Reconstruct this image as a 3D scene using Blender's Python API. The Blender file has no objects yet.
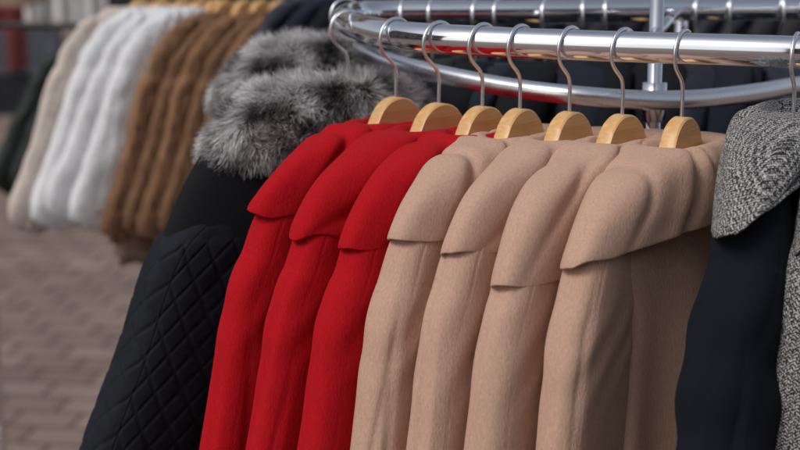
import bpy, bmesh, math, random, bisect
from mathutils import Vector, Matrix, noise
random.seed(7)
sc=bpy.context.scene
COL=sc.collection
CAMZ=1.65; PITCH=math.radians(11.8); FPX=70/36*800
def P(u,v,z):
    """ground-plan point at height z seen at a photo pixel"""
    x=(u-400)/FPX; up=(225-v)/FPX
    dy=math.cos(PITCH)+up*math.sin(PITCH); dz=-math.sin(PITCH)+up*math.cos(PITCH)
    t=(z-CAMZ)/dz
    return Vector((x*t,dy*t,z))
# ------------------------------------------------------------------ helpers
def link(name,me,mat,parent=None):
    o=bpy.data.objects.new(name,me); COL.objects.link(o)
    if mat is not None: me.materials.append(mat)
    if parent: o.parent=parent
    return o
def empty(name,loc,rz=0):
    o=bpy.data.objects.new(name,None); COL.objects.link(o); o.location=loc; o.rotation_euler=(0,0,rz)
    o.empty_display_size=.05
    return o
def tag(o,label,cat,group=None,kind=None):
    if label: o['label']=label
    if cat: o['category']=cat
    if group: o['group']=group
    if kind: o['kind']=kind
    return o
def mesh_from(verts,faces,uvs=None,smooth=True):
    me=bpy.data.meshes.new('m'); me.from_pydata([tuple(v) for v in verts],[],faces)
    if uvs:
        ul=me.uv_layers.new(name='UVMap')
        for l in me.loops: ul.data[l.index].uv=uvs[l.vertex_index]
    if smooth: me.polygons.foreach_set('use_smooth',[True]*len(me.polygons))
    me.update(); return me
def catmull(pts,t):
    n=len(pts)-1; f=t*n; i=min(int(f),n-1); k=f-i
    p1=pts[i];p2=pts[i+1];p0=pts[i-1] if i>0 else [2*a-b for a,b in zip(p1,p2)]
    p3=pts[i+2] if i+2<=n else [2*b-a for a,b in zip(p1,p2)]
    return [0.5*((2*b)+(-a+c)*k+(2*a-5*b+4*c-d)*k*k+(-a+3*b-3*c+d)*k**3) for a,b,c,d in zip(p0,p1,p2,p3)]
def sweep(ctrl,rows,seg,n_exp=2.4,disp=None,fixed=False,cap=True):
    """ctrl: (x,y,z,a,b).  ring plane spanned by N (in XZ) and Y"""
    verts=[];uvs=[];faces=[];L=0;prev=None
    for i in range(rows+1):
        t=i/rows
        c=catmull(ctrl,t); c2=catmull(ctrl,min(1,t+.002)); c1=catmull(ctrl,max(0,t-.002))
        T=Vector((c2[0]-c1[0],0,c2[2]-c1[2]))
        N=Vector((1,0,0)) if (fixed or T.length<1e-7) else Vector((-T.z,0,T.x)).normalized()
        C=Vector(c[:3])
        if prev is not None: L+=(C-prev[0]).length+abs(c[3]-prev[1])*(.9 if fixed else 0)
        prev=(C,c[3])
        a=max(c[3],.001); b=max(c[4],.001)
        for j in range(seg):
            th=2*math.pi*j/seg; ce=math.cos(th); se=math.sin(th)
            x=a*math.copysign(abs(ce)**(2/n_exp),ce); y=b*math.copysign(abs(se)**(2/n_exp),se)
            p=C+N*x+Vector((0,y,0))
            if disp:
                nr=(N*(ce/a)+Vector((0,se/b,0))); nr.normalize()
                p=p+disp(t,th,p,nr)
            verts.append(p); uvs.append((th/(2*math.pi)*.42,-L))
    for i in range(rows):
        for j in range(seg):
            k=(j+1)%seg
            faces.append((i*seg+j,i*seg+k,(i+1)*seg+k,(i+1)*seg+j))
    if cap:
        faces.append(tuple(range(seg-1,-1,-1))); faces.append(tuple(rows*seg+j for j in range(seg)))
    faces=[tuple(reversed(f)) for f in faces]
    return mesh_from(verts,faces,uvs)
def tube_pts(pts,r,seg=16,closed=False,per=8):
    P3=[]; n=len(pts); pts=[Vector(p) for p in pts]
    cnt=n if closed else n-1
    for i in range(cnt):
        p0=pts[(i-1)%n] if closed or i>0 else 2*pts[0]-pts[1]
        p1=pts[i];p2=pts[(i+1)%n]
        p3=pts[(i+2)%n] if closed or i+2<n else 2*pts[-1]-pts[-2]
        for k in range(per):
            t=k/per
            P3.append(.5*((2*p1)+(-p0+p2)*t+(2*p0-5*p1+4*p2-p3)*t*t+(-p0+3*p1-3*p2+p3)*t**3))
    if not closed: P3.append(pts[-1])
    m=len(P3); verts=[];faces=[]
    up=None
    for i,p in enumerate(P3):
        q1=P3[(i+1)%m] if closed or i<m-1 else p; q0=P3[(i-1)%m] if closed or i>0 else p
        T=(q1-q0).normalized()
        if up is None: up=Vector((0,0,1)) if abs(T.z)<.9 else Vector((0,1,0))
        if closed: up=Vector((0,0,1))
        S=T.cross(up).normalized(); U=S.cross(T).normalized(); up=U
        for j in range(seg):
            a=2*math.pi*j/seg; verts.append(p+S*math.cos(a)*r+U*math.sin(a)*r)
    rng=m if closed else m-1
    for i in range(rng):
        for j in range(seg):
            k=(j+1)%seg; i2=(i+1)%m
            faces.append((i*seg+j,i*seg+k,i2*seg+k,i2*seg+j))
    if not closed:
        faces.append(tuple(range(seg-1,-1,-1))); faces.append(tuple((m-1)*seg+j for j in range(seg)))
    return mesh_from(verts,faces)
def bm_box(bm,c,s,bev=0,rot=None):
    r=bmesh.ops.create_cube(bm,size=1)
    M=Matrix.Translation(c)@(rot or Matrix())@Matrix.Diagonal((s[0],s[1],s[2],1))
    bmesh.ops.transform(bm,matrix=M,verts=r['verts'])
    if bev:
        es=list({e for v in r['verts'] for e in v.link_edges})
        bmesh.ops.bevel(bm,geom=es,offset=bev,segments=2,affect='EDGES',profile=.5)
def bm_mesh(bm,smooth=False):
    me=bpy.data.meshes.new('m'); bm.to_mesh(me); bm.free()
    if smooth: me.polygons.foreach_set('use_smooth',[True]*len(me.polygons))
    return me
def nz(x,y,z): return noise.noise(Vector((x,y,z)))
def sstep(a,b,x):
    t=min(1,max(0,(x-a)/(b-a))); return t*t*(3-2*t)
# ------------------------------------------------------------------ materials
def newmat(name):
    m=bpy.data.materials.new(name); m.use_nodes=True; nt=m.node_tree
    b=nt.nodes['Principled BSDF']; return m,nt,b
def nd(nt,t,**k):
    n=nt.nodes.new(t)
    for a,b in k.items():
        if a in n.inputs.keys(): n.inputs[a].default_value=b
        else: setattr(n,a,b)
    return n
def ramp(nt,fac,stops):
    r=nt.nodes.new('ShaderNodeValToRGB'); el=r.color_ramp.elements
    while len(el)<len(stops): el.new(.5)
    for e,(p,c) in zip(el,stops): e.position=p; e.color=(*c,1)
    nt.links.new(fac,r.inputs[0]); return r.outputs[0]
def wool(name,c,rough=.92,sheen=.25,scale=420,bump=.35,var=.16,dist=.0012,blotch=.15):
    m,nt,b=newmat(name); tc=nd(nt,'ShaderNodeTexCoord')
    n1=nd(nt,'ShaderNodeTexNoise',Scale=scale,Detail=4.0,Roughness=.7); n2=nd(nt,'ShaderNodeTexNoise',Scale=28.0,Detail=5.0,Roughness=.65)
    mp=nd(nt,'ShaderNodeMapping'); mp.inputs['Scale'].default_value=(1,1,.45)
    nt.links.new(tc.outputs['Object'],mp.inputs[0]); nt.links.new(mp.outputs[0],n1.inputs['Vector']); nt.links.new(tc.outputs['Object'],n2.inputs['Vector'])
    mx=nd(nt,'ShaderNodeMath',operation='MULTIPLY_ADD'); nt.links.new(n1.outputs[0],mx.inputs[0]); mx.inputs[1].default_value=1-blotch
    m2=nd(nt,'ShaderNodeMath',operation='MULTIPLY'); nt.links.new(n2.outputs[0],m2.inputs[0]); m2.inputs[1].default_value=blotch
    nt.links.new(m2.outputs[0],mx.inputs[2])
    lo=tuple(x*(1-var) for x in c); hi=tuple(min(1,x*(1+var)) for x in c)
    nt.links.new(ramp(nt,mx.outputs[0],[(.3,lo),(.7,hi)]),b.inputs['Base Color'])
    b.inputs['Roughness'].default_value=rough; b.inputs['Sheen Weight'].default_value=sheen; b.inputs['Sheen Roughness'].default_value=.5
    b.inputs['Sheen Tint'].default_value=(*[min(1,x*1.3+.1) for x in c],1); b.inputs['Specular IOR Level'].default_value=.15
    bp=nd(nt,'ShaderNodeBump',Strength=bump,Distance=dist); nt.links.new(n1.outputs[0],bp.inputs['Height']); nt.links.new(bp.outputs[0],b.inputs['Normal'])
    return m
M_beige=wool('camel_wool',(.535,.347,.265),var=.13,bump=.8,blotch=.05)
M_red=wool('red_wool',(.43,.005,.011),sheen=.1,bump=.8,blotch=.05)
M_blackwool=wool('black_wool',(.010,.011,.014),sheen=.05)
M_navy=wool('navy_wool',(.015,.018,.03),sheen=.08)
M_char=wool('charcoal_wool',(.03,.03,.033),sheen=.1)
M_cream=wool('cream_fleece',(.60,.53,.48),scale=90,bump=.8,dist=.008)
M_white=wool('white_fleece',(.76,.77,.80),scale=90,bump=.8,dist=.008)
M_brown=wool('brown_teddy',(.24,.128,.072),scale=60,bump=1,dist=.012,var=.5)
M_brown2=wool('dark_brown_teddy',(.18,.098,.056),scale=60,bump=1,dist=.012,var=.5)
M_tan=wool('tan_teddy',(.30,.22,.17),scale=80,bump=1,dist=.01,var=.3)
M_sleeve=wool('dark_sleeve_fabric',(.007,.009,.015),sheen=.05,scale=600,bump=.4)
def leather(name,c,rough,spec=.4):
    m,nt,b=newmat(name); tc=nd(nt,'ShaderNodeTexCoord'); n=nd(nt,'ShaderNodeTexNoise',Scale=45.0,Detail=6.0,Roughness=.6)
    nt.links.new(tc.outputs['Object'],n.inputs['Vector'])
    nt.links.new(ramp(nt,n.outputs[0],[(.3,tuple(x*.7 for x in c)),(.7,tuple(x*1.3 for x in c))]),b.inputs['Base Color'])
    b.inputs['Roughness'].default_value=rough; b.inputs['Specular IOR Level'].default_value=spec
    bp=nd(nt,'ShaderNodeBump',Strength=.25,Distance=.002); nt.links.new(n.outputs[0],bp.inputs['Height']); nt.links.new(bp.outputs[0],b.inputs['Normal'])
    return m
M_quilt=leather('black_nylon',(.008,.010,.016),.78,.26)
M_leather=leather('black_leather',(.014,.017,.028),.38)
def tweed():
    m,nt,b=newmat('black_white_tweed'); tc=nd(nt,'ShaderNodeTexCoord')
    sx=nd(nt,'ShaderNodeSeparateXYZ'); nt.links.new(tc.outputs['Object'],sx.inputs[0])
    xy=nd(nt,'ShaderNodeMath',operation='MULTIPLY_ADD'); nt.links.new(sx.outputs[1],xy.inputs[0]); xy.inputs[1].default_value=.9; nt.links.new(sx.outputs[0],xy.inputs[2])
    pg=nd(nt,'ShaderNodeMath',operation='PINGPONG'); nt.links.new(xy.outputs[0],pg.inputs[0]); pg.inputs[1].default_value=.0032
    ad=nd(nt,'ShaderNodeMath',operation='ADD'); nt.links.new(sx.outputs[2],ad.inputs[0]); nt.links.new(pg.outputs[0],ad.inputs[1])
    ml=nd(nt,'ShaderNodeMath',operation='MULTIPLY'); nt.links.new(ad.outputs[0],ml.inputs[0]); ml.inputs[1].default_value=2*math.pi/.0032
    sn=nd(nt,'ShaderNodeMath',operation='SINE'); nt.links.new(ml.outputs[0],sn.inputs[0])
    v=nd(nt,'ShaderNodeTexNoise',Scale=680.0,Detail=1.0); nt.links.new(tc.outputs['Object'],v.inputs['Vector'])
    mm=nd(nt,'ShaderNodeMath',operation='MULTIPLY_ADD'); nt.links.new(sn.outputs[0],mm.inputs[0]); mm.inputs[1].default_value=.12; nt.links.new(v.outputs[0],mm.inputs[2])
    nt.links.new(ramp(nt,mm.outputs[0],[(.0,(.010,.010,.014)),(.52,(.014,.014,.018)),(.60,(.48,.47,.46)),(1,(.76,.75,.73))]),b.inputs['Base Color'])
    b.inputs['Roughness'].default_value=.9
    bp=nd(nt,'ShaderNodeBump',Strength=.4,Distance=.001); nt.links.new(mm.outputs[0],bp.inputs['Height']); nt.links.new(bp.outputs[0],b.inputs['Normal'])
    return m
M_tweed=tweed()
def chrome(name,rough):
    m,nt,b=newmat(name); tc=nd(nt,'ShaderNodeTexCoord'); n=nd(nt,'ShaderNodeTexNoise',Scale=14.0,Detail=6.0,Roughness=.7)
    nt.links.new(tc.outputs['Object'],n.inputs['Vector'])
    mr=nd(nt,'ShaderNodeMapRange'); mr.inputs[3].default_value=rough*.5; mr.inputs[4].default_value=rough*1.8
    nt.links.new(n.outputs[0],mr.inputs[0]); nt.links.new(mr.outputs[0],b.inputs['Roughness'])
    b.inputs['Metallic'].default_value=1; b.inputs['Base Color'].default_value=(.80,.82,.86,1); return m
M_chrome=chrome('chrome',.06); M_chrome2=chrome('satin_chrome',.24); M_wire=chrome('hook_steel',.28)
def wood():
    m,nt,b=newmat('varnished_beech'); tc=nd(nt,'ShaderNodeTexCoord')
    mp=nd(nt,'ShaderNodeMapping'); mp.inputs['Scale'].default_value=(14,60,160)
    n=nd(nt,'ShaderNodeTexNoise',Scale=1.0,Detail=5.0,Roughness=.6,Distortion=.6)
    nt.links.new(tc.outputs['Object'],mp.inputs[0]); nt.links.new(mp.outputs[0],n.inputs['Vector'])
    nt.links.new(ramp(nt,n.outputs[0],[(.3,(.60,.32,.11)),(.7,(.80,.51,.23))]),b.inputs['Base Color'])
    b.inputs['Roughness'].default_value=.45; b.inputs['Coat Weight'].default_value=.2; b.inputs['Coat Roughness'].default_value=.25
    return m
M_wood=wood()
def furmat(name,stops):
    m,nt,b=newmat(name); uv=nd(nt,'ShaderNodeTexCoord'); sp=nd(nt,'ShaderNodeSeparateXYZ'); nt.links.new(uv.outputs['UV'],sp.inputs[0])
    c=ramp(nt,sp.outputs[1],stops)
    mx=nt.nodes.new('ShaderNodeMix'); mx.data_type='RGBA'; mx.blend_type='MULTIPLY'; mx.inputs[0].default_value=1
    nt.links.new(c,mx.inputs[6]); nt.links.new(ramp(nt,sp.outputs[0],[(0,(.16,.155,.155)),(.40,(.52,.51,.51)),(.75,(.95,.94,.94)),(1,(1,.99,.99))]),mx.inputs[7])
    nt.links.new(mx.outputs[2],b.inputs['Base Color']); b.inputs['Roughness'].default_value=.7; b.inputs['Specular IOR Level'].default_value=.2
    return m
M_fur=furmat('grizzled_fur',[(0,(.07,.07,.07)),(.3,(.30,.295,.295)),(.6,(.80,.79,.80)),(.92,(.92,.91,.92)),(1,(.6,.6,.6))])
M_furbase=wool('fur_underlayer',(.10,.098,.098))
def paving():
    m,nt,b=newmat('brick_paving'); tc=nd(nt,'ShaderNodeTexCoord'); mp=nd(nt,'ShaderNodeMapping'); mp.inputs['Rotation'].default_value=(0,0,math.radians(9))
    nt.links.new(tc.outputs['Object'],mp.inputs[0])
    br=nd(nt,'ShaderNodeTexBrick'); br.inputs['Scale'].default_value=1; br.inputs['Brick Width'].default_value=.21; br.inputs['Row Height'].default_value=.15
    br.inputs['Mortar Size'].default_value=.009; br.inputs['Mortar Smooth'].default_value=.3; br.inputs['Bias'].default_value=-.1
    br.inputs['Color1'].default_value=(.235,.162,.142,1); br.inputs['Color2'].default_value=(.330,.242,.216,1); br.inputs['Mortar'].default_value=(.095,.070,.060,1)
    nt.links.new(mp.outputs[0],br.inputs['Vector'])
    n=nd(nt,'ShaderNodeTexNoise',Scale=1.6,Detail=8.0,Roughness=.7); nt.links.new(tc.outputs['Object'],n.inputs['Vector'])
    mx=nt.nodes.new('ShaderNodeMix'); mx.data_type='RGBA'; mx.blend_type='MULTIPLY'; mx.inputs[0].default_value=1
    nt.links.new(br.outputs[0],mx.inputs[6]); nt.links.new(ramp(nt,n.outputs[0],[(.25,(.65,.65,.66)),(.75,(1.15,1.13,1.1))]),mx.inputs[7])
    nt.links.new(mx.outputs[2],b.inputs['Base Color']); b.inputs['Roughness'].default_value=.8
    bp=nd(nt,'ShaderNodeBump',Strength=.6,Distance=.01,invert=True); nt.links.new(br.outputs['Fac'],bp.inputs['Height']); nt.links.new(bp.outputs[0],b.inputs['Normal'])
    return m
def flat(name,c,rough=.7,metal=0,scale=12.0):
    m,nt,b=newmat(name); tc=nd(nt,'ShaderNodeTexCoord'); n=nd(nt,'ShaderNodeTexNoise',Scale=scale,Detail=6.0); nt.links.new(tc.outputs['Object'],n.inputs['Vector'])
    nt.links.new(ramp(nt,n.outputs[0],[(.3,tuple(x*.8 for x in c)),(.7,tuple(min(1,x*1.15) for x in c))]),b.inputs['Base Color'])
    b.inputs['Roughness'].default_value=rough; b.inputs['Metallic'].default_value=metal; return m
# ------------------------------------------------------------------ hanger
RAILZ=1.5; DOME=1.429; RR=.0165
def hanger_meshes():
    bm=bmesh.new()
    def ztop(x):
        ax=abs(x)
        if ax<.030: return -.034+math.sqrt(max(0,.034**2-ax*ax))
        z0=-.034+math.sqrt(.034**2-.03**2)
        t=min(1,(ax-.030)/.14); return z0-.032*min(1,(ax-.03)/.02)-.04*t**1.1
    def zbot(x):
        ax=abs(x); return min(ztop(x)-.026, -.060-.045*(ax/.17)**1.2)
    X=sorted(set([s*.16*(k/60) for k in range(61) for s in(-1,1)]+[s*.034*math.sin(k/20*math.pi/2) for k in range(18) for s in (-1,1)]))
    th=.0090
    rings=[]
    for x in X:
        t=th; zt,zb=ztop(x),zbot(x); b=.0018
        sec=[(-t+b,zt),(t-b,zt),(t,zt-b),(t,zb+b),(t-b,zb),(-t+b,zb),(-t,zb+b),(-t,zt-b)]
        rings.append([bm.verts.new((x,y,z)) for y,z in sec])
    for r0,r1 in zip(rings,rings[1:]):
        for j in range(8): bm.faces.new((r0[j],r0[(j+1)%8],r1[(j+1)%8],r1[j]))
    bm.faces.new(rings[0]); bm.faces.new(list(reversed(rings[-1])))
    bmesh.ops.recalc_face_normals(bm,faces=bm.faces)
    for e in bm.edges:
        if e.calc_face_angle(0)>.5: e.smooth=False
    bar=bm_mesh(bm,True)
    R=.0235; cz=RAILZ-DOME+RR+.0021-R
    pts=[(0,0,-.012),(0,0,.010),(0,0,.026),(.0035,0,.0375)]
    for a in range(-50,205,20):
        pts.append((R*math.cos(math.radians(a)),0,cz+R*math.sin(math.radians(a))))
    hook=tube_pts(pts,.0021,10,per=5)
    return bar,hook
BAR,HOOK=hanger_meshes(); BAR.materials.append(M_wood); HOOK.materials.append(M_wire)
def place_hanger(loc,rz,label,group):
    e=empty('coat_hanger',loc,rz); tag(e,label,'hanger',group)
    for n,m in (('wooden_bar',BAR),('hook',HOOK)):
        o=bpy.data.objects.new(n,m); COL.objects.link(o); o.parent=e
    return e
# ------------------------------------------------------------------ coat pieces
def body_mesh(seed,b=1,length=.95,amp=1,rows=110,seg=96,puff=0,flare=1,yoff=0,narrow=False,pf=34,hem=0):
    L=length; w0=.86 if narrow else 1
    c=[(0,0,-.054,.015,.006),(0,0,-.056,.055,.012*b),(0,0,-.063,.10,.016*b),(0,0,-.076,.134,.018*b),(0,0,-.093,.152,.020*b),(0,yoff*.6,-.130,.158,.022*b),
       (0,yoff,-.20,.168*w0,.026*b),(0,yoff,-.36,(.175+.01*flare)*w0,.028*b),(0,yoff,-.36-(L-.36)*.5,.185+.03*flare,.030*b),(0,yoff,-L+.006,.19+.05*flare,.033*b),(0,yoff,-L,.188+.05*flare,.030*b),(0,yoff,-L+.004,.18+.05*flare,.025*b)]
    def d(t,th,p,n):
        dep=min(1,max(0,(-p.z-.1)/.3))
        ph=p.x*44+1.8*nz(p.x*2,seed,p.z*1.6)+seed
        w=.0060*amp*dep*math.sin(ph)*(.7+.7*nz(p.x*4+9,seed*2,p.z*1.2))
        w+=.003*amp*nz(p.x*6+seed,p.y*8,p.z*3)
        if puff: w+=puff*nz(p.x*pf+seed,p.y*pf,p.z*pf)
        v=Vector((0,math.copysign(1,n.y)*abs(n.y)**.3*w,0))+n*w*.3
        if hem: v.z+=hem*nz(p.x*9,p.y*6,seed)*sstep(.5,1,t)
        return v
    return sweep(c,rows,seg,3.2,d,fixed=True)
def sleeve_mesh(seed,side=1,b=1,flare=0,length=.6,amp=1,rows=150,seg=120,puff=0,quilt=0,fat=1,yoff=0,pf=34,hem=0,band=0,nexp=2.9,q=.042,ffr=1,top=1,xs=1,qz=.19):
    f=flare; Y=yoff; z6=min(.32,.66*length); z7=min(.44,.84*length)
    c=[(.080,0,-.084,.012,.008*b),(.110,0,-.091,.026,.0145*b),(.138,Y*.3,-.105,.038,.0205*b*top),(.159,Y*.6,-.132,.0480,.0248*b*top),(.171,Y*.8,-.170,.055,.0268*b),(.180+f*.02,Y,-.215,.0595*fat,.0274*b),(.192+f*.045,Y,-z6,.0615*fat,.0276*b),
       (.208+f*.08,Y,-z7,.060*fat,.0274*b),(.220+f*.12,Y,-length+.006,.057*fat,.026*b),(.220+f*.12,Y,-length,.055*fat,.024*b),(.219+f*.12,Y,-length+.004,.048*fat,.020*b)]
    r1=random.Random(seed); cr=[]
    for _ in range(3): cr.append((r1.uniform(-1.1,1.1),r1.choice([-1,1])*r1.uniform(.6,2.6),r1.uniform(-.42,-.18),r1.uniform(.07,.16),r1.uniform(.5,1.1)))
    def d(t,th,p,n):
        dep=sstep(.14,.26,-p.z)
        w=.0016*amp*nz(p.x*7+seed*3,p.y*13+seed,p.z*3.0)*(.3+.7*dep)
        tw=th if th<math.pi else th-2*math.pi
        for c0,sl,zc,ln,dp in cr:
            dd=tw-c0-sl*(p.z-zc)-.25*nz(p.z*4,seed,c0)
            E=math.exp(-((p.z-zc)/ln)**2)
            w+=amp*dp*E*(-.0026*math.exp(-(dd/.13)**2)+.0012*math.exp(-((dd-.25)/.18)**2))
        g=math.exp(-((-p.z-.205)/.05)**2)
        w+=.0009*amp*g*math.sin((p.z+p.x*1.2)*115+seed*3+2.5*nz(p.x*9,p.y*9,p.z*9+seed))
        dd=(tw-.95-.1*math.sin(p.z*5)); w-=.0008*math.exp(-(dd/.016)**2)
        if ffr>1: w+=.0035*(ffr-1)*dep*math.sin((p.z*1.0+p.x*.8-p.y*1.5)*34+seed+2*nz(p.x*6,p.y*6,p.z*5))+.0018*(ffr-1)*dep*math.sin((p.z*1.0-p.x*1.1)*70+seed+3*nz(p.x*8,p.y*8,p.z*7))
        if puff: w+=puff*nz(p.x*pf+seed,p.y*pf,p.z*pf)
        if band: w+=band*(abs(math.sin(p.z*44+p.x*8+seed)) -.6)
        if quilt:
            cx=.171+max(0,-p.z-.17)*(.12+.27*f)
            u=max(0,.072-(p.x-cx)); s=math.copysign(abs(p.y)+u,p.y)
            a1=(s+p.z*.8)/q; a2=(s-p.z*.8)/q
            h=min(abs(math.sin(math.pi*a1)),abs(math.sin(math.pi*a2)))
            w+=quilt*(min(1,h*2.6)**.7)*sstep(qz,qz+.015,-p.z)
            w+=.0005*nz(p.x*45,p.y*45,p.z*45)
        v=n*w
        if hem: v.z+=hem*nz(p.x*9,p.y*20,seed)*sstep(.5,1,t)
        return v
    me=sweep(c,rows,seg,nexp,d)
    if xs!=1:
        for v in me.vertices: v.co.x*=xs
    if side<0:
        for v in me.vertices: v.co.x*=-1
        me.flip_normals()
    return me
def collar_mesh(seed,b=1,amp=1,rows=180,seg=240,drop=0,wide=1,slant=0,bulge=0,folds=True,ydrop=0,end=0):
    c=[(0,0,-.060,.012,.005),(0,0,-.046,.026,.009*b),(0,0,-.033,.040,.016*b),(0,0,-.0255,.054,.0220*b),(0,0,-.0260,.074,.027*b),(0,0,-.0310,.098,.0300*b),(0,0,-.0385,.124,.0318*b),(0,0,-.0480,.149,.0322*b),
       (0,0,-.0595,.170,.0320*b),(0,0,-.0735,.187,.0318*b),(0,0,-.0870,.199,.0318*b),(0,0,-.0990,.2070,.0320*b),(0,0,-.1080,.2120,.0323*b),(0,0,-.1150,.2145,.0326*b),(0,0,-.1175,.2142,.0323*b),(0,0,-.1178,.2105,.0302*b),(0,0,-.1120,.2030,.0270*b),(0,0,-.098,.188,.020*b)]
    r1=random.Random(int(seed*100))
    lines=[]
    for (x0,z0,x1,z1,dp) in ((.045,-.028,.115,-.130,1.15),(.085,-.030,.180,-.115,.9),(.005,-.030,.030,-.135,.8),(-.06,-.030,-.13,-.14,.8)):
        j=lambda s:r1.uniform(-s,s)
        lines.append((x0+j(.016),z0,x1+j(.022),z1,dp*r1.uniform(.6,1.15),r1.uniform(.0065,.012)))
    def d(t,th,p,n):
        se=math.sin(th); ce=math.cos(th)
        k=sstep(.10,.30,t); e=sstep(.45,.80,t); lip=1-sstep(.90,.98,t)
        w=.0045*amp*k*nz(p.x*7+seed*1.3,p.y*7+seed,p.z*9)+.0012*amp*k*nz(p.x*22+seed,p.y*22,p.z*26)
        up=0
        if folds:
            for (x0,z0,x1,z1,dp,wd) in lines:
                dx,dz=x1-x0,z1-z0; L=math.hypot(dx,dz)
                s=((p.x-x0)*dx+(p.z-z0)*dz)/L/L
                dist=((p.x-x0)*dz-(p.z-z0)*dx)/L + .012*math.sin(s*2.6+seed)+.007*nz(s*2.4,seed,p.y*8)
                env=sstep(-.25,.15,s)*(1-.7*sstep(.5,1.0,s))
                g=env*dp*amp*k
                ff=-.0066*math.exp(-(dist/(wd*.65))**2)+.0042*math.exp(-((dist+wd*1.5)/(wd*1.5))**2)+.0026*math.exp(-((dist-wd*1.8)/(wd*1.5))**2)
                w+=g*ff*(.35+.65*abs(se)); up+=g*ff*.75*(1-e)
            edge=-.011*e*nz(ce*2.0+seed*5,se*1.6,3.3)+.006*e*max(0,ce)**12
        else: edge=-.006*e*nz(ce*1.2+seed*5,se,3.3)
        edge+=-(drop+slant*max(0,ce))*e-.012*e*abs(se)*(1-abs(ce)**2)+ydrop*e*max(0,se)
        v=n*w*lip+Vector((slant*.40*e*max(0,ce)+end*e*max(0,ce),0,edge+up+.003*k*amp*nz(p.x*14,p.y*12,seed)))
        if bulge and se>0: v.y+=bulge*se*math.exp(-((p.x+.01)/.13)**2)*sstep(.1,.6,t)
        return v
    me=sweep(c,rows,seg,2.75,d,fixed=True)
    for v in me.vertices: v.co.x*=wide
    return me
def coat(loc,rz,label,mat,i,group,flare=0,last=False,slant=0,drop=0,b=1):
    e=empty('coat',loc,rz); tag(e,label,'coat',group); sd=i*1.7+2.2
    link('body',body_mesh(sd,b=1.45 if last else 1,amp=2.3 if last else .8,narrow=True,yoff=.010 if last else 0),mat,e)
    link('sleeve',sleeve_mesh(sd,1,b=b,flare=flare,fat=1.03),mat,e)
    link('sleeve',sleeve_mesh(sd+5,-1,rows=40,seg=32),mat,e)
    link('collar',collar_mesh(sd+.37*i,b=1.08 if not last else 1.20,amp=1 if not last else .8,slant=slant,drop=drop,bulge=.016 if last else 0,ydrop=.018 if last else .004),mat,e)
    return e
def yaw(deg):
    s=math.sin(math.radians(deg)); c=math.cos(math.radians(deg)); return math.atan2(-c,-s)
# ------------------------------------------------------------------ front rail
front=[(960,54),(880,53.5),(800,52),(700,49),(600,46),(500,42),(440,39),(400,35.5),(370,30),(352,24),(345,19),(352,14.8),(378,12.8),(450,12.2),(550,11.5),(650,10),(800,7.5),(900,6)]
ring=[P(u,v,RAILZ) for u,v in front]
ring+= [Vector((ring[-1].x+.13,ring[-1].y-.12,RAILZ)),Vector((ring[0].x+.16,ring[0].y+.14,RAILZ))]
rack=empty('clothes_rack',(.33,1.85,0)); tag(rack,'chrome oval clothes rack carrying the red and camel coats','clothes rack')
def rk(name,me,mat=M_chrome):
    o=link(name,me,mat,rack); o.matrix_parent_inverse=Matrix.Translation((-.33,-1.85,0)); return o
rk('top_rail',tube_pts(ring,RR,24,closed=True,per=8))
low=[P(u,v,z) for u,v,z in [(350,46,1.45),(375,57,1.45),(420,70,1.445),(500,86,1.435),(570,95,1.43),(640,100,1.423),(700,99,1.42),(760,92,1.42),(800,85,1.42),(860,76,1.42)]]
low+= [Vector((.66,2.2,1.42)),Vector((.5,2.4,1.425)),Vector((.2,2.50,1.435)),Vector((0.0,2.45,1.445))]
rk('lower_rail',tube_pts(low,.0115,20,closed=True,per=8),M_chrome2)
pp=P(657,100,1.422)
rk('post',tube_pts([(pp.x,pp.y+.022,.06),(pp.x,pp.y+.022,1.60)],.0085,20,per=1))
rk('post_collar',tube_pts([(pp.x,pp.y+.02,1.395),(pp.x,pp.y+.02,1.44)],.0145,20,per=1))
pr=P(700,9.3,RAILZ)
rk('post',tube_pts([(pr.x-.02,pr.y+.03,.06),(pr.x-.02,pr.y+.03,1.62)],.009,20,per=1))
rk('brace',tube_pts([(pp.x,pp.y+.022,RAILZ-.001),(pr.x-.02,pr.y+.03,RAILZ-.001)],.007,14,per=1))
rk('brace',tube_pts([tuple(P(650,47.5,RAILZ)),(pp.x,pp.y+.022,RAILZ-.001)],.007,14,per=1))
for (dx,dy) in((-.45,.02),(.45,.02),(0,.45),(0,-.3)):
    rk('foot',tube_pts([(pp.x,pp.y+.03,.06),(pp.x+dx*.8,pp.y+.03+dy*.8,.055),(pp.x+dx,pp.y+.03+dy,.02)],.014,12,per=4))
# ------------------------------------------------------------------ seven coats
def on_rail(u):
    tgt=(u-400)/FPX
    fr=[(p.x/p.y,p) for p in ring[1:10]]
    for (a,p),(b_,q) in zip(fr,fr[1:]):
        if b_<=tgt<=a:
            k=(tgt-a)/(b_-a); return p.lerp(q,k)
specs=[(396,46,M_red,'red wool coat, leftmost of the three red ones, beside the black quilted coat',.0,-.006),
 (439,44,M_red,'middle one of the three red wool coats on the rail',.010,-.004),
 (483,42,M_red,'red wool coat hanging directly against the first camel coat',.016,-.004),
 (521,41,M_beige,'camel wool coat hanging directly against the red coats, leftmost of the four',0,-.008),
 (571,40,M_beige,'second camel wool coat from the red coats',.008,-.004),
 (624,39,M_beige,'third camel wool coat from the red coats',.034,-.006),
 (684,37,M_beige,'rightmost camel wool coat with its front panel showing, beside the tweed coat',.018,-.010)]
names=['leftmost red coat','middle red coat','red coat next to the camel ones','camel coat next to the red ones','second camel coat','third camel coat','rightmost camel coat']
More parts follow.
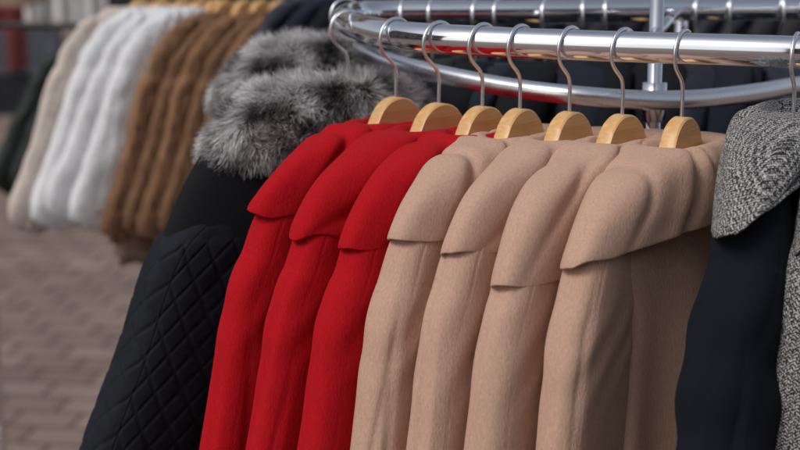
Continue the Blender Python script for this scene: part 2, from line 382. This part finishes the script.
for i,(u,yw,mat,lab,sl_,dr_) in enumerate(specs):
    p=on_rail(u); loc=Vector((p.x,p.y,DOME)); rz=yaw(yw+random.uniform(-1.5,1.5))
    coat(loc,rz,lab,mat,i,'red wool coats on the front rail' if mat==M_red else 'camel wool coats on the front rail',flare=(.40 if i<3 else .22 if i<6 else .05),last=(i==6),slant=sl_,drop=dr_,b=1.03)
    place_hanger(loc,rz+random.uniform(-.08,.08),'light wooden hanger with steel hook holding the '+names[i],'wooden hangers on the front rail')
# ------------------------------------------------------------------ fur
def fur_on(me_src,n,length,seed,grav=.25,width=.00042):
    rnd=random.Random(seed); bm=bmesh.new(); bm.from_mesh(me_src); bmesh.ops.triangulate(bm,faces=bm.faces)
    fs=[f for f in bm.faces if f.calc_area()>1e-9]; cum=[];s=0
    for f in fs: s+=f.calc_area(); cum.append(s)
    V=[];F=[];UV=[]
    for _ in range(n):
        f=fs[min(len(fs)-1,bisect.bisect(cum,rnd.random()*s))]
        a,b=rnd.random(),rnd.random()
        if a+b>1:a,b=1-a,1-b
        p=f.verts[0].co+(f.verts[1].co-f.verts[0].co)*a+(f.verts[2].co-f.verts[0].co)*b
        clump=Vector((nz(p.x*40,p.y*40,p.z*40+seed),nz(p.x*40+7,p.y*40,p.z*40),nz(p.x*40,p.y*40+9,p.z*40)))
        d=(f.normal*.75+Vector((0,0,-grav))+Vector((math.copysign(.45,p.x),0,0))+clump*.8+Vector([rnd.uniform(-.38,.38) for _ in range(3)])).normalized()
        L=length*rnd.uniform(.5,1.15); q=p.copy(); side=d.cross(Vector((rnd.uniform(-1,1),rnd.uniform(-1,1),rnd.uniform(-1,1)))).normalized()
        base=len(V); r=rnd.random(); r=min(1,max(0,.55+1.2*nz(p.x*26,p.y*34,p.z*34+3)+(r-.5)*.5))
        for k in range(4):
            t=k/3; w=width*(1-t*.85)
            V+= [q-side*w,q+side*w]; UV+=[(r,t),(r,t)]
            q=q+d*(L/3); d=(d+Vector((0,0,-grav*.4))+clump*.15).normalized()
        for k in range(3): F.append((base+2*k,base+2*k+1,base+2*k+3,base+2*k+2))
    bm.free(); return mesh_from(V,F,UV)
def fur_collar_mesh(seed):
    c=[(0,0,-.03,.01,.006),(0,0,-.004,.05,.028),(0,0,.000,.085,.040),(0,0,-.012,.125,.047),(0,0,-.030,.155,.049),(0,0,-.053,.172,.049),(0,0,-.074,.179,.046),(0,0,-.084,.174,.040),(0,0,-.080,.158,.030)]
    def d(t,th,p,n): return n*(.010*nz(p.x*14+seed,p.y*14,p.z*14))
    me=sweep(c,30,60,2.6,d,fixed=True)
    for v in me.vertices:
        if v.co.x<0: v.co.x*=.62
    return me
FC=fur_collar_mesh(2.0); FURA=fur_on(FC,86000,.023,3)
def fur_coat(loc,rz,label,seed,group,hero=True):
    e=empty('coat',loc,rz); tag(e,label,'coat',group)
    if hero:
        link('body',body_mesh(seed,b=1.15,amp=.7,flare=2),M_quilt,e)
        link('sleeve',sleeve_mesh(seed,1,b=1.42,flare=1.10,amp=.3,rows=460,seg=340,quilt=.0019,fat=1.16,nexp=2.8,q=.034,top=.95,qz=.16),M_quilt,e)
        link('sleeve',sleeve_mesh(seed+5,-1,b=1.1,rows=40,seg=32),M_quilt,e)
        link('shoulder_yoke',collar_mesh(seed,b=1.40,amp=.2,drop=.032,wide=1.07,slant=.050,end=.010,folds=False),M_blackwool,e)
    else:
        link('body',body_mesh(seed,b=1.1,rows=50,seg=48),M_blackwool,e)
        for s in (1,-1): link('sleeve',sleeve_mesh(seed+s,s,rows=40,seg=32),M_blackwool,e)
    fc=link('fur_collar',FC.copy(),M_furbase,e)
    f=bpy.data.objects.new('fur_pile',FURA); COL.objects.link(f); f.parent=fc
    return e
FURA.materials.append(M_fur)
p0=P(352,24,RAILZ); L0=Vector((p0.x-.005,p0.y-.02,DOME))
fur_coat(L0,yaw(58),'black quilted coat with thick grey fur collar beside the red coats',11,'black coats with grey fur collars')
place_hanger(L0,yaw(58),'wooden hanger almost buried in the front grey fur collar','wooden hangers on the front rail')
p1=P(352,14.8,RAILZ); L1=Vector((p1.x-.015,p1.y+.055,DOME+.030))
fur_coat(L1,yaw(58),'black coat whose grey fur collar rises behind the front fur collar',12,'black coats with grey fur collars',hero=False)
place_hanger(Vector((p1.x-.01,p1.y+.04,DOME)),yaw(58),'wooden hanger under the rear grey fur collar','wooden hangers on the front rail')
# ------------------------------------------------------------------ tweed coat right
pt=on_rail(796); LT=Vector((pt.x,pt.y,DOME+.041))
e=empty('coat',LT,yaw(26)); tag(e,'black and white tweed coat with dark sleeve, second from the right','coat')
link('body',body_mesh(21,b=1.2,amp=1.0),M_tweed,e)
link('sleeve',sleeve_mesh(27,1,b=1.5,amp=1.3,fat=1.08,flare=1.25,yoff=.004,puff=.002,pf=18,nexp=2.6,ffr=2.4,xs=.97),M_sleeve,e)
link('sleeve',sleeve_mesh(23,-1,b=1.1,rows=40,seg=32),M_sleeve,e)
link('collar',collar_mesh(22.3,b=1.36,amp=.8,drop=-.004,wide=1.02,slant=.012,ydrop=.055),M_tweed,e)
place_hanger(Vector((pt.x,pt.y,DOME)),yaw(26),'wooden hanger carrying the tweed coat at the right edge','wooden hangers on the front rail')
p9=on_rail(868); e=empty('coat',Vector((p9.x,p9.y,DOME+.02)),yaw(28)); tag(e,'black and white tweed coat sliver at the extreme right edge','coat')
link('body',body_mesh(31,b=1.1,amp=1),M_tweed,e)
for s in (1,-1): link('sleeve',sleeve_mesh(31+s,s,b=1.1),M_tweed,e)
link('collar',collar_mesh(32.1),M_tweed,e)
# ------------------------------------------------------------------ prototypes of repeat jackets
def proto(mat,seed,length,puff,b=1.0,fat=1.0,flare=.2,amp=.6,pf=34,hem=0,band=0,bflare=.4,cw=1,cb=1,sl=.96):
    r,s=(80,60)
    d={'body':body_mesh(seed,b=b,length=length,rows=r,seg=s,puff=puff,flare=bflare,amp=min(amp,.6),pf=pf,hem=hem),
       'sleeve':sleeve_mesh(seed,1,b=b,length=length*sl,rows=r,seg=s,puff=puff,fat=fat,flare=flare,amp=amp,pf=pf,hem=hem,band=band,nexp=3.0),
       'sleeve2':sleeve_mesh(seed+3,-1,b=b,length=length*sl,rows=r,seg=s,puff=puff,fat=fat,amp=amp,pf=pf,hem=hem,band=band),
       'collar':collar_mesh(seed,b=b*cb,amp=1,rows=60,seg=80,wide=cw)}
    for k,m in d.items(): m.materials.append(mat)
    return d
def place(proto_,loc,rz,label,group,name='coat',cat='coat',hl=None,hg=None,dz=0):
    e=empty(name,loc+Vector((0,0,dz)),rz); tag(e,label,cat,group)
    for k,m in proto_.items():
        o=bpy.data.objects.new('sleeve' if k.startswith('sleeve') else k,m); COL.objects.link(o); o.parent=e
    place_hanger(loc,rz,hl,hg)
    return e
PB=[proto(M_blackwool,41,.85,0,amp=1,b=1.35),proto(M_leather,42,.8,0,amp=1,b=1.35),proto(M_navy,43,.85,0,amp=1,b=1.35),proto(M_char,44,.85,0,amp=1,b=1.35)]
def on_rear(u):
    tgt=(u-400)/FPX; fr=[(p.x/p.y,p) for p in ring[12:18]]
    for (a,p),(b_,q) in zip(fr,fr[1:]):
        if a<=tgt<=b_: return p.lerp(q,(tgt-a)/(b_-a))
for i,u in enumerate([402,432,475,498,545,581,604,655,694,727,778,801,842]):
    q=on_rear(u); k=[0,3,0,1,0,2,0,0,1,2,1,0,1][i]
    place(PB[k],Vector((q.x,q.y,DOME)),yaw(12+random.uniform(-9,9)),
      ['plain black wool coat hanging on the far side of the chrome rack','black leather jacket hanging on the far side of the chrome rack','dark navy coat hanging on the far side of the chrome rack','charcoal coat hanging on the far side of the chrome rack'][k],
      ['black wool coats on the far side of the rack','black leather jackets on the far side of the rack','navy coats on the far side of the rack','charcoal coats on the far side of the rack'][k],
      hl='wooden hanger on the far side of the chrome rack',hg='hangers on the far side of the rack',dz=.034+random.uniform(-.003,.003))
# ------------------------------------------------------------------ second rack (blurred)
bk=dict(bflare=.6,cw=.90,cb=.95,sl=.97)
PW=[proto(M_cream,51,.48,.0030,b=.85,fat=1.0,flare=.6,amp=1.0,pf=24,hem=.02,**bk),proto(M_white,52,.47,.005,b=1.0,fat=1.0,flare=.6,amp=1.0,pf=22,hem=.03,**bk),proto(M_white,57,.45,.005,b=1.0,fat=1.0,flare=.7,amp=1.0,pf=20,hem=.03,**bk)]
PN=[proto(M_brown,53,.49,.0020,b=.74,flare=.6,amp=1.0,pf=38,hem=.03,**bk),proto(M_brown2,54,.47,.0020,b=.70,flare=.55,amp=1.0,pf=42,hem=.03,**bk)]
PT=proto(M_tan,55,.53,.003,hem=.02,**bk)
PL=proto(leather('dark_green_cloth',(.015,.022,.018),.7),56,.40,.004,flare=.6,**bk)
PK=[proto(M_blackwool,61,.6,0,**bk),proto(M_leather,62,.55,0,**bk),proto(M_navy,63,.6,0,**bk),proto(M_char,64,.6,0,**bk)]
def r2(x): return Vector((x,3.55-.12*(x+.39),DOME))
r2rack=empty('clothes_rack',(.1,3.6,0)); tag(r2rack,'second clothes rack behind, holding the white, brown and black jackets','clothes rack')
def rk2(n,me):
    o=link(n,me,M_chrome,r2rack); o.matrix_parent_inverse=Matrix.Translation((-.1,-3.6,0)); return o
a=r2(-.98); b_=r2(1.05)
rk2('top_rail',tube_pts([(a.x,a.y,RAILZ),(b_.x,b_.y,RAILZ)],.014,16,per=1))
for q in (a,b_):
    rk2('post',tube_pts([(q.x,q.y,.03),(q.x,q.y,RAILZ)],.014,14,per=1))
    rk2('foot',tube_pts([(q.x-.02,q.y-.28,.02),(q.x,q.y,.04),(q.x+.02,q.y+.28,.02)],.014,12,per=3))
HG='hangers on the second rack'
def j2(pr,x,yw,label,group,hl,dz=0):
    place(pr,r2(x),yaw(yw+random.uniform(-3,3)),label,group,name='jacket',cat='jacket',hl=hl,hg=HG,dz=dz)
for i,(x,pr,lab) in enumerate([(-.588,PW[0],'cream fleece jacket, leftmost of the pale jackets'),(-.540,PW[1],'white fluffy jacket beside the cream one'),(-.490,PW[2],'middle one of the three white fluffy jackets'),(-.448,PW[1],'white fluffy jacket nearest to the brown ones')]):
    j2(pr,x,51,lab,'pale jackets on the second rack','wooden hanger above the pale jackets',dz=.01)
j2(PT,-.415,47,'tan fleece jacket squeezed between the white and brown ones',None,'wooden hanger above the pale jackets',dz=-.02)
for i,x in enumerate([-.395,-.350,-.310,-.268,-.232]):
    j2(PN[i%2],x,46,['brown teddy jacket next to the white jackets','darker brown teddy jacket, second brown one from the white jackets','brown teddy jacket in the middle of the five brown ones','darker brown teddy jacket, fourth brown one from the white jackets','brown teddy jacket hanging next to the black jackets'][i],'brown teddy jackets','wooden hanger above the brown teddy jackets',dz=-.008*(i%2))
x=-.188
while x<.98:
    k=random.choice([1,1,0,2]) if x<.15 else random.choice([0,1,2,3])
    j2(PK[k],x,42,['black wool jacket on the second rack','black leather jacket on the second rack','navy jacket on the second rack','charcoal jacket on the second rack'][k],['black wool jackets on the second rack','black leather jackets on the second rack','navy jackets on the second rack','charcoal jackets on the second rack'][k],'wooden hanger above the dark jackets',dz=.032)
    x+=.055
M_darkrail=flat('black_painted_steel',(.02,.02,.022),.5)
r3=empty('clothes_rack',(-1.25,4.9,0)); tag(r3,'low black clothes rack with dark green jackets at the left edge','clothes rack')
def rk3(n,me):
    o=link(n,me,M_darkrail,r3); o.matrix_parent_inverse=Matrix.Translation((1.25,-4.9,0)); return o
rk3('top_rail',tube_pts([(-1.75,5.02,1.27),(-.58,4.68,1.27)],.010,12,per=1))
for q in((-1.75,5.02),(-.58,4.68)):
    rk3('post',tube_pts([(q[0],q[1],.02),(q[0],q[1],1.27)],.012,12,per=1))
    rk3('foot',tube_pts([(q[0],q[1]-.25,.02),(q[0],q[1],.04),(q[0],q[1]+.25,.02)],.012,12,per=3))
for i in range(2):
    place(PL,Vector((-.905-.06*i,4.775+.02*i,1.2)),yaw(44),['dark green jacket nearest the pale jackets','dark green jacket at the left edge, outermost on the low rack'][i],'dark green jackets on the low rack',name='jacket',cat='jacket',hl='wooden hanger above the dark green jackets',hg='hangers on the low rack',dz=.03)
# ------------------------------------------------------------------ ground & far background
bm=bmesh.new(); bmesh.ops.create_grid(bm,x_segments=4,y_segments=4,size=150)
g=link('pavement',bm_mesh(bm),paving()); tag(g,'reddish brown brick paving of the market street',None,kind='structure')
M_redc=flat('red_cloth',(.14,.02,.02)); M_whitec=flat('white_cloth',(.6,.6,.6)); M_dark=flat('dark_cloth',(.03,.03,.035)); M_post=flat('steel_post',(.25,.25,.27),.5,.6); M_crate=flat('blue_grey_plastic',(.12,.13,.16)); M_card=flat('cardboard',(.35,.24,.15))
M_wall=flat('plaster_wall',(.32,.29,.26)); M_glass=flat('window_glass',(.03,.04,.05),.1); M_brickw=flat('dark_brick_wall',(.14,.08,.06)); M_tile=flat('roof_tile',(.12,.05,.04))
def stall(x,y,cloth,label,seed):
    s=empty('market_stall',(x,y,0)); tag(s,label,'stall','market stalls down the street')
    bm=bmesh.new(); bm_box(bm,Vector((0,0,.86)),(2.4,1.0,.04),.005); link('table_top',bm_mesh(bm),M_card,s)
    V=[];F=[];N=160
    for i in range(N+1):
        t=i/N; px=-1.2+2.4*t; py=-.52+.025*math.sin(t*90)+.01*math.sin(t*37)
        V+=[(px,py,.85),(px,py+.02*math.sin(t*50),.35+.02*math.sin(t*20))]
    for i in range(N): F.append((2*i,2*i+1,2*i+3,2*i+2))
    link('skirt',mesh_from(V,F),cloth,s)
    for px in(-1.15,1.15):
        for py in(-.45,.45):
            link('post',tube_pts([(px,py,0),(px,py,2.3)],.022,10,per=1),M_post,s)
    bm=bmesh.new()
    vs=[bm.verts.new(c) for c in[(-1.4,-.8,2.15),(1.4,-.8,2.15),(1.4,0,2.6),(-1.4,0,2.6),(-1.4,.8,2.15),(1.4,.8,2.15)]]
    bm.faces.new((vs[0],vs[1],vs[2],vs[3])); bm.faces.new((vs[3],vs[2],vs[5],vs[4])); bmesh.ops.solidify(bm,geom=bm.faces[:],thickness=.02)
    link('canopy',bm_mesh(bm),cloth,s)
    return s
stall(-4.1,12.6,M_redc,'market stall with dark red cloth far down the street',1)
stall(-3.6,17.5,M_whitec,'market stall with white cloth far down the street',2)
stall(-1.6,15.5,M_dark,'market stall with dark cloth far down the street',4)
def crate(x,y,z,mat,label,rz):
    bm=bmesh.new(); W,D,H=.6,.4,.32
    bm_box(bm,Vector((0,0,.01)),(W,D,.02))
    for s in(-1,1):
        for k in range(4):
            bm_box(bm,Vector((0,s*D/2,.05+k*.08)),(W+.02,.015,.055),.004); bm_box(bm,Vector((s*W/2,0,.05+k*.08)),(.015,D-.02,.055),.004)
        for t in(-1,1): bm_box(bm,Vector((s*(W/2-.012),t*(D/2-.012),H/2)),(.03,.03,H),.004)
    c=link('crate',bm_mesh(bm),mat); c.location=(x,y,z); c.rotation_euler.z=rz; tag(c,label,'crate')
crate(-3.0,12.3,0,M_dark,'dark slatted crate on the paving in front of the red stall',.2)
crate(-3.0,12.3,.33,M_crate,'blue grey slatted crate stacked on the dark crate',.1)
crate(-2.5,13.4,0,M_whitec,'white slatted crate standing by the red stall',-.2)
def house(x,y,w,h,rz,label,mat):
    s=empty('town_house',(x,y,0),rz); tag(s,label,'building')
    bm=bmesh.new(); bm_box(bm,Vector((0,2,h/2)),(w,4,h)); link('wall',bm_mesh(bm),mat,s)
    bm=bmesh.new(); vs=[bm.verts.new(c) for c in[(-w/2-.2,-.3,h+.01),(w/2+.2,-.3,h+.01),(w/2+.2,2,h+2.2),(-w/2-.2,2,h+2.2),(-w/2-.2,4.3,h+.01),(w/2+.2,4.3,h+.01)]]
    bm.faces.new((vs[0],vs[1],vs[2],vs[3])); bm.faces.new((vs[3],vs[2],vs[5],vs[4])); bm.faces.new((vs[0],vs[3],vs[4])); bm.faces.new((vs[1],vs[5],vs[2])); link('roof',bm_mesh(bm),M_tile,s)
    n=int(w//2.4)
    for fl in range(int(h//3)):
        for i in range(n):
            wx=-w/2+(i+.5)*w/n; wz=1.6+fl*3
            bm=bmesh.new(); bm_box(bm,Vector((wx,-.03,wz)),(1.25,.06,1.75)); f=link('window',bm_mesh(bm),M_whitec,s)
            bm=bmesh.new()
            for sx in(-1,1): bm_box(bm,Vector((wx+sx*.28,-.065,wz)),(.5,.02,1.55))
            link('pane',bm_mesh(bm),M_glass,f)
house(-6,24,12,9,0,'plaster town house closing the street behind the stalls',M_wall)
house(7,24,11,9,0,'dark plaster town house far behind the second rack',M_dark)
house(3,-10,14,7,math.pi,'brick town house across the street facing the racks',M_brickw)
house(-13,2,12,7,math.pi/2,'plaster town house along the left side of the street',M_wall)
# ------------------------------------------------------------------ camera, light
cam=bpy.data.cameras.new('camera'); co=bpy.data.objects.new('camera',cam); COL.objects.link(co)
co.location=(0,0,CAMZ); co.rotation_euler=(math.pi/2-PITCH,0,0); cam.lens=70; cam.sensor_width=36; cam.clip_end=500; cam.clip_start=.05
cam.dof.use_dof=True; cam.dof.focus_distance=1.58; cam.dof.aperture_fstop=4.8
sc.camera=co
sd=Vector((-.60,-.50,.85)).normalized()
w=bpy.data.worlds.new('World'); sc.world=w; w.use_nodes=True; nt=w.node_tree
sky=nt.nodes.new('ShaderNodeTexSky'); sky.sky_type='NISHITA'; sky.sun_disc=False; sky.sun_elevation=math.asin(sd.z); sky.sun_rotation=math.atan2(sd.x,sd.y); sky.dust_density=3; sky.air_density=1.0
hs=nt.nodes.new('ShaderNodeHueSaturation'); hs.inputs['Saturation'].default_value=.45
nt.links.new(sky.outputs[0],hs.inputs['Color']); nt.links.new(hs.outputs[0],nt.nodes['Background'].inputs[0]); nt.nodes['Background'].inputs[1].default_value=.118
sl=bpy.data.lights.new('sun','SUN'); sl.energy=1.2; sl.angle=math.radians(20); sl.color=(1,.95,.88)
so=bpy.data.objects.new('sun',sl); COL.objects.link(so); so.rotation_euler=(-sd).to_track_quat('-Z','Y').to_euler(); so.location=(0,0,6)
sc.view_settings.view_transform='Standard'; sc.view_settings.look='None'; sc.view_settings.exposure=0
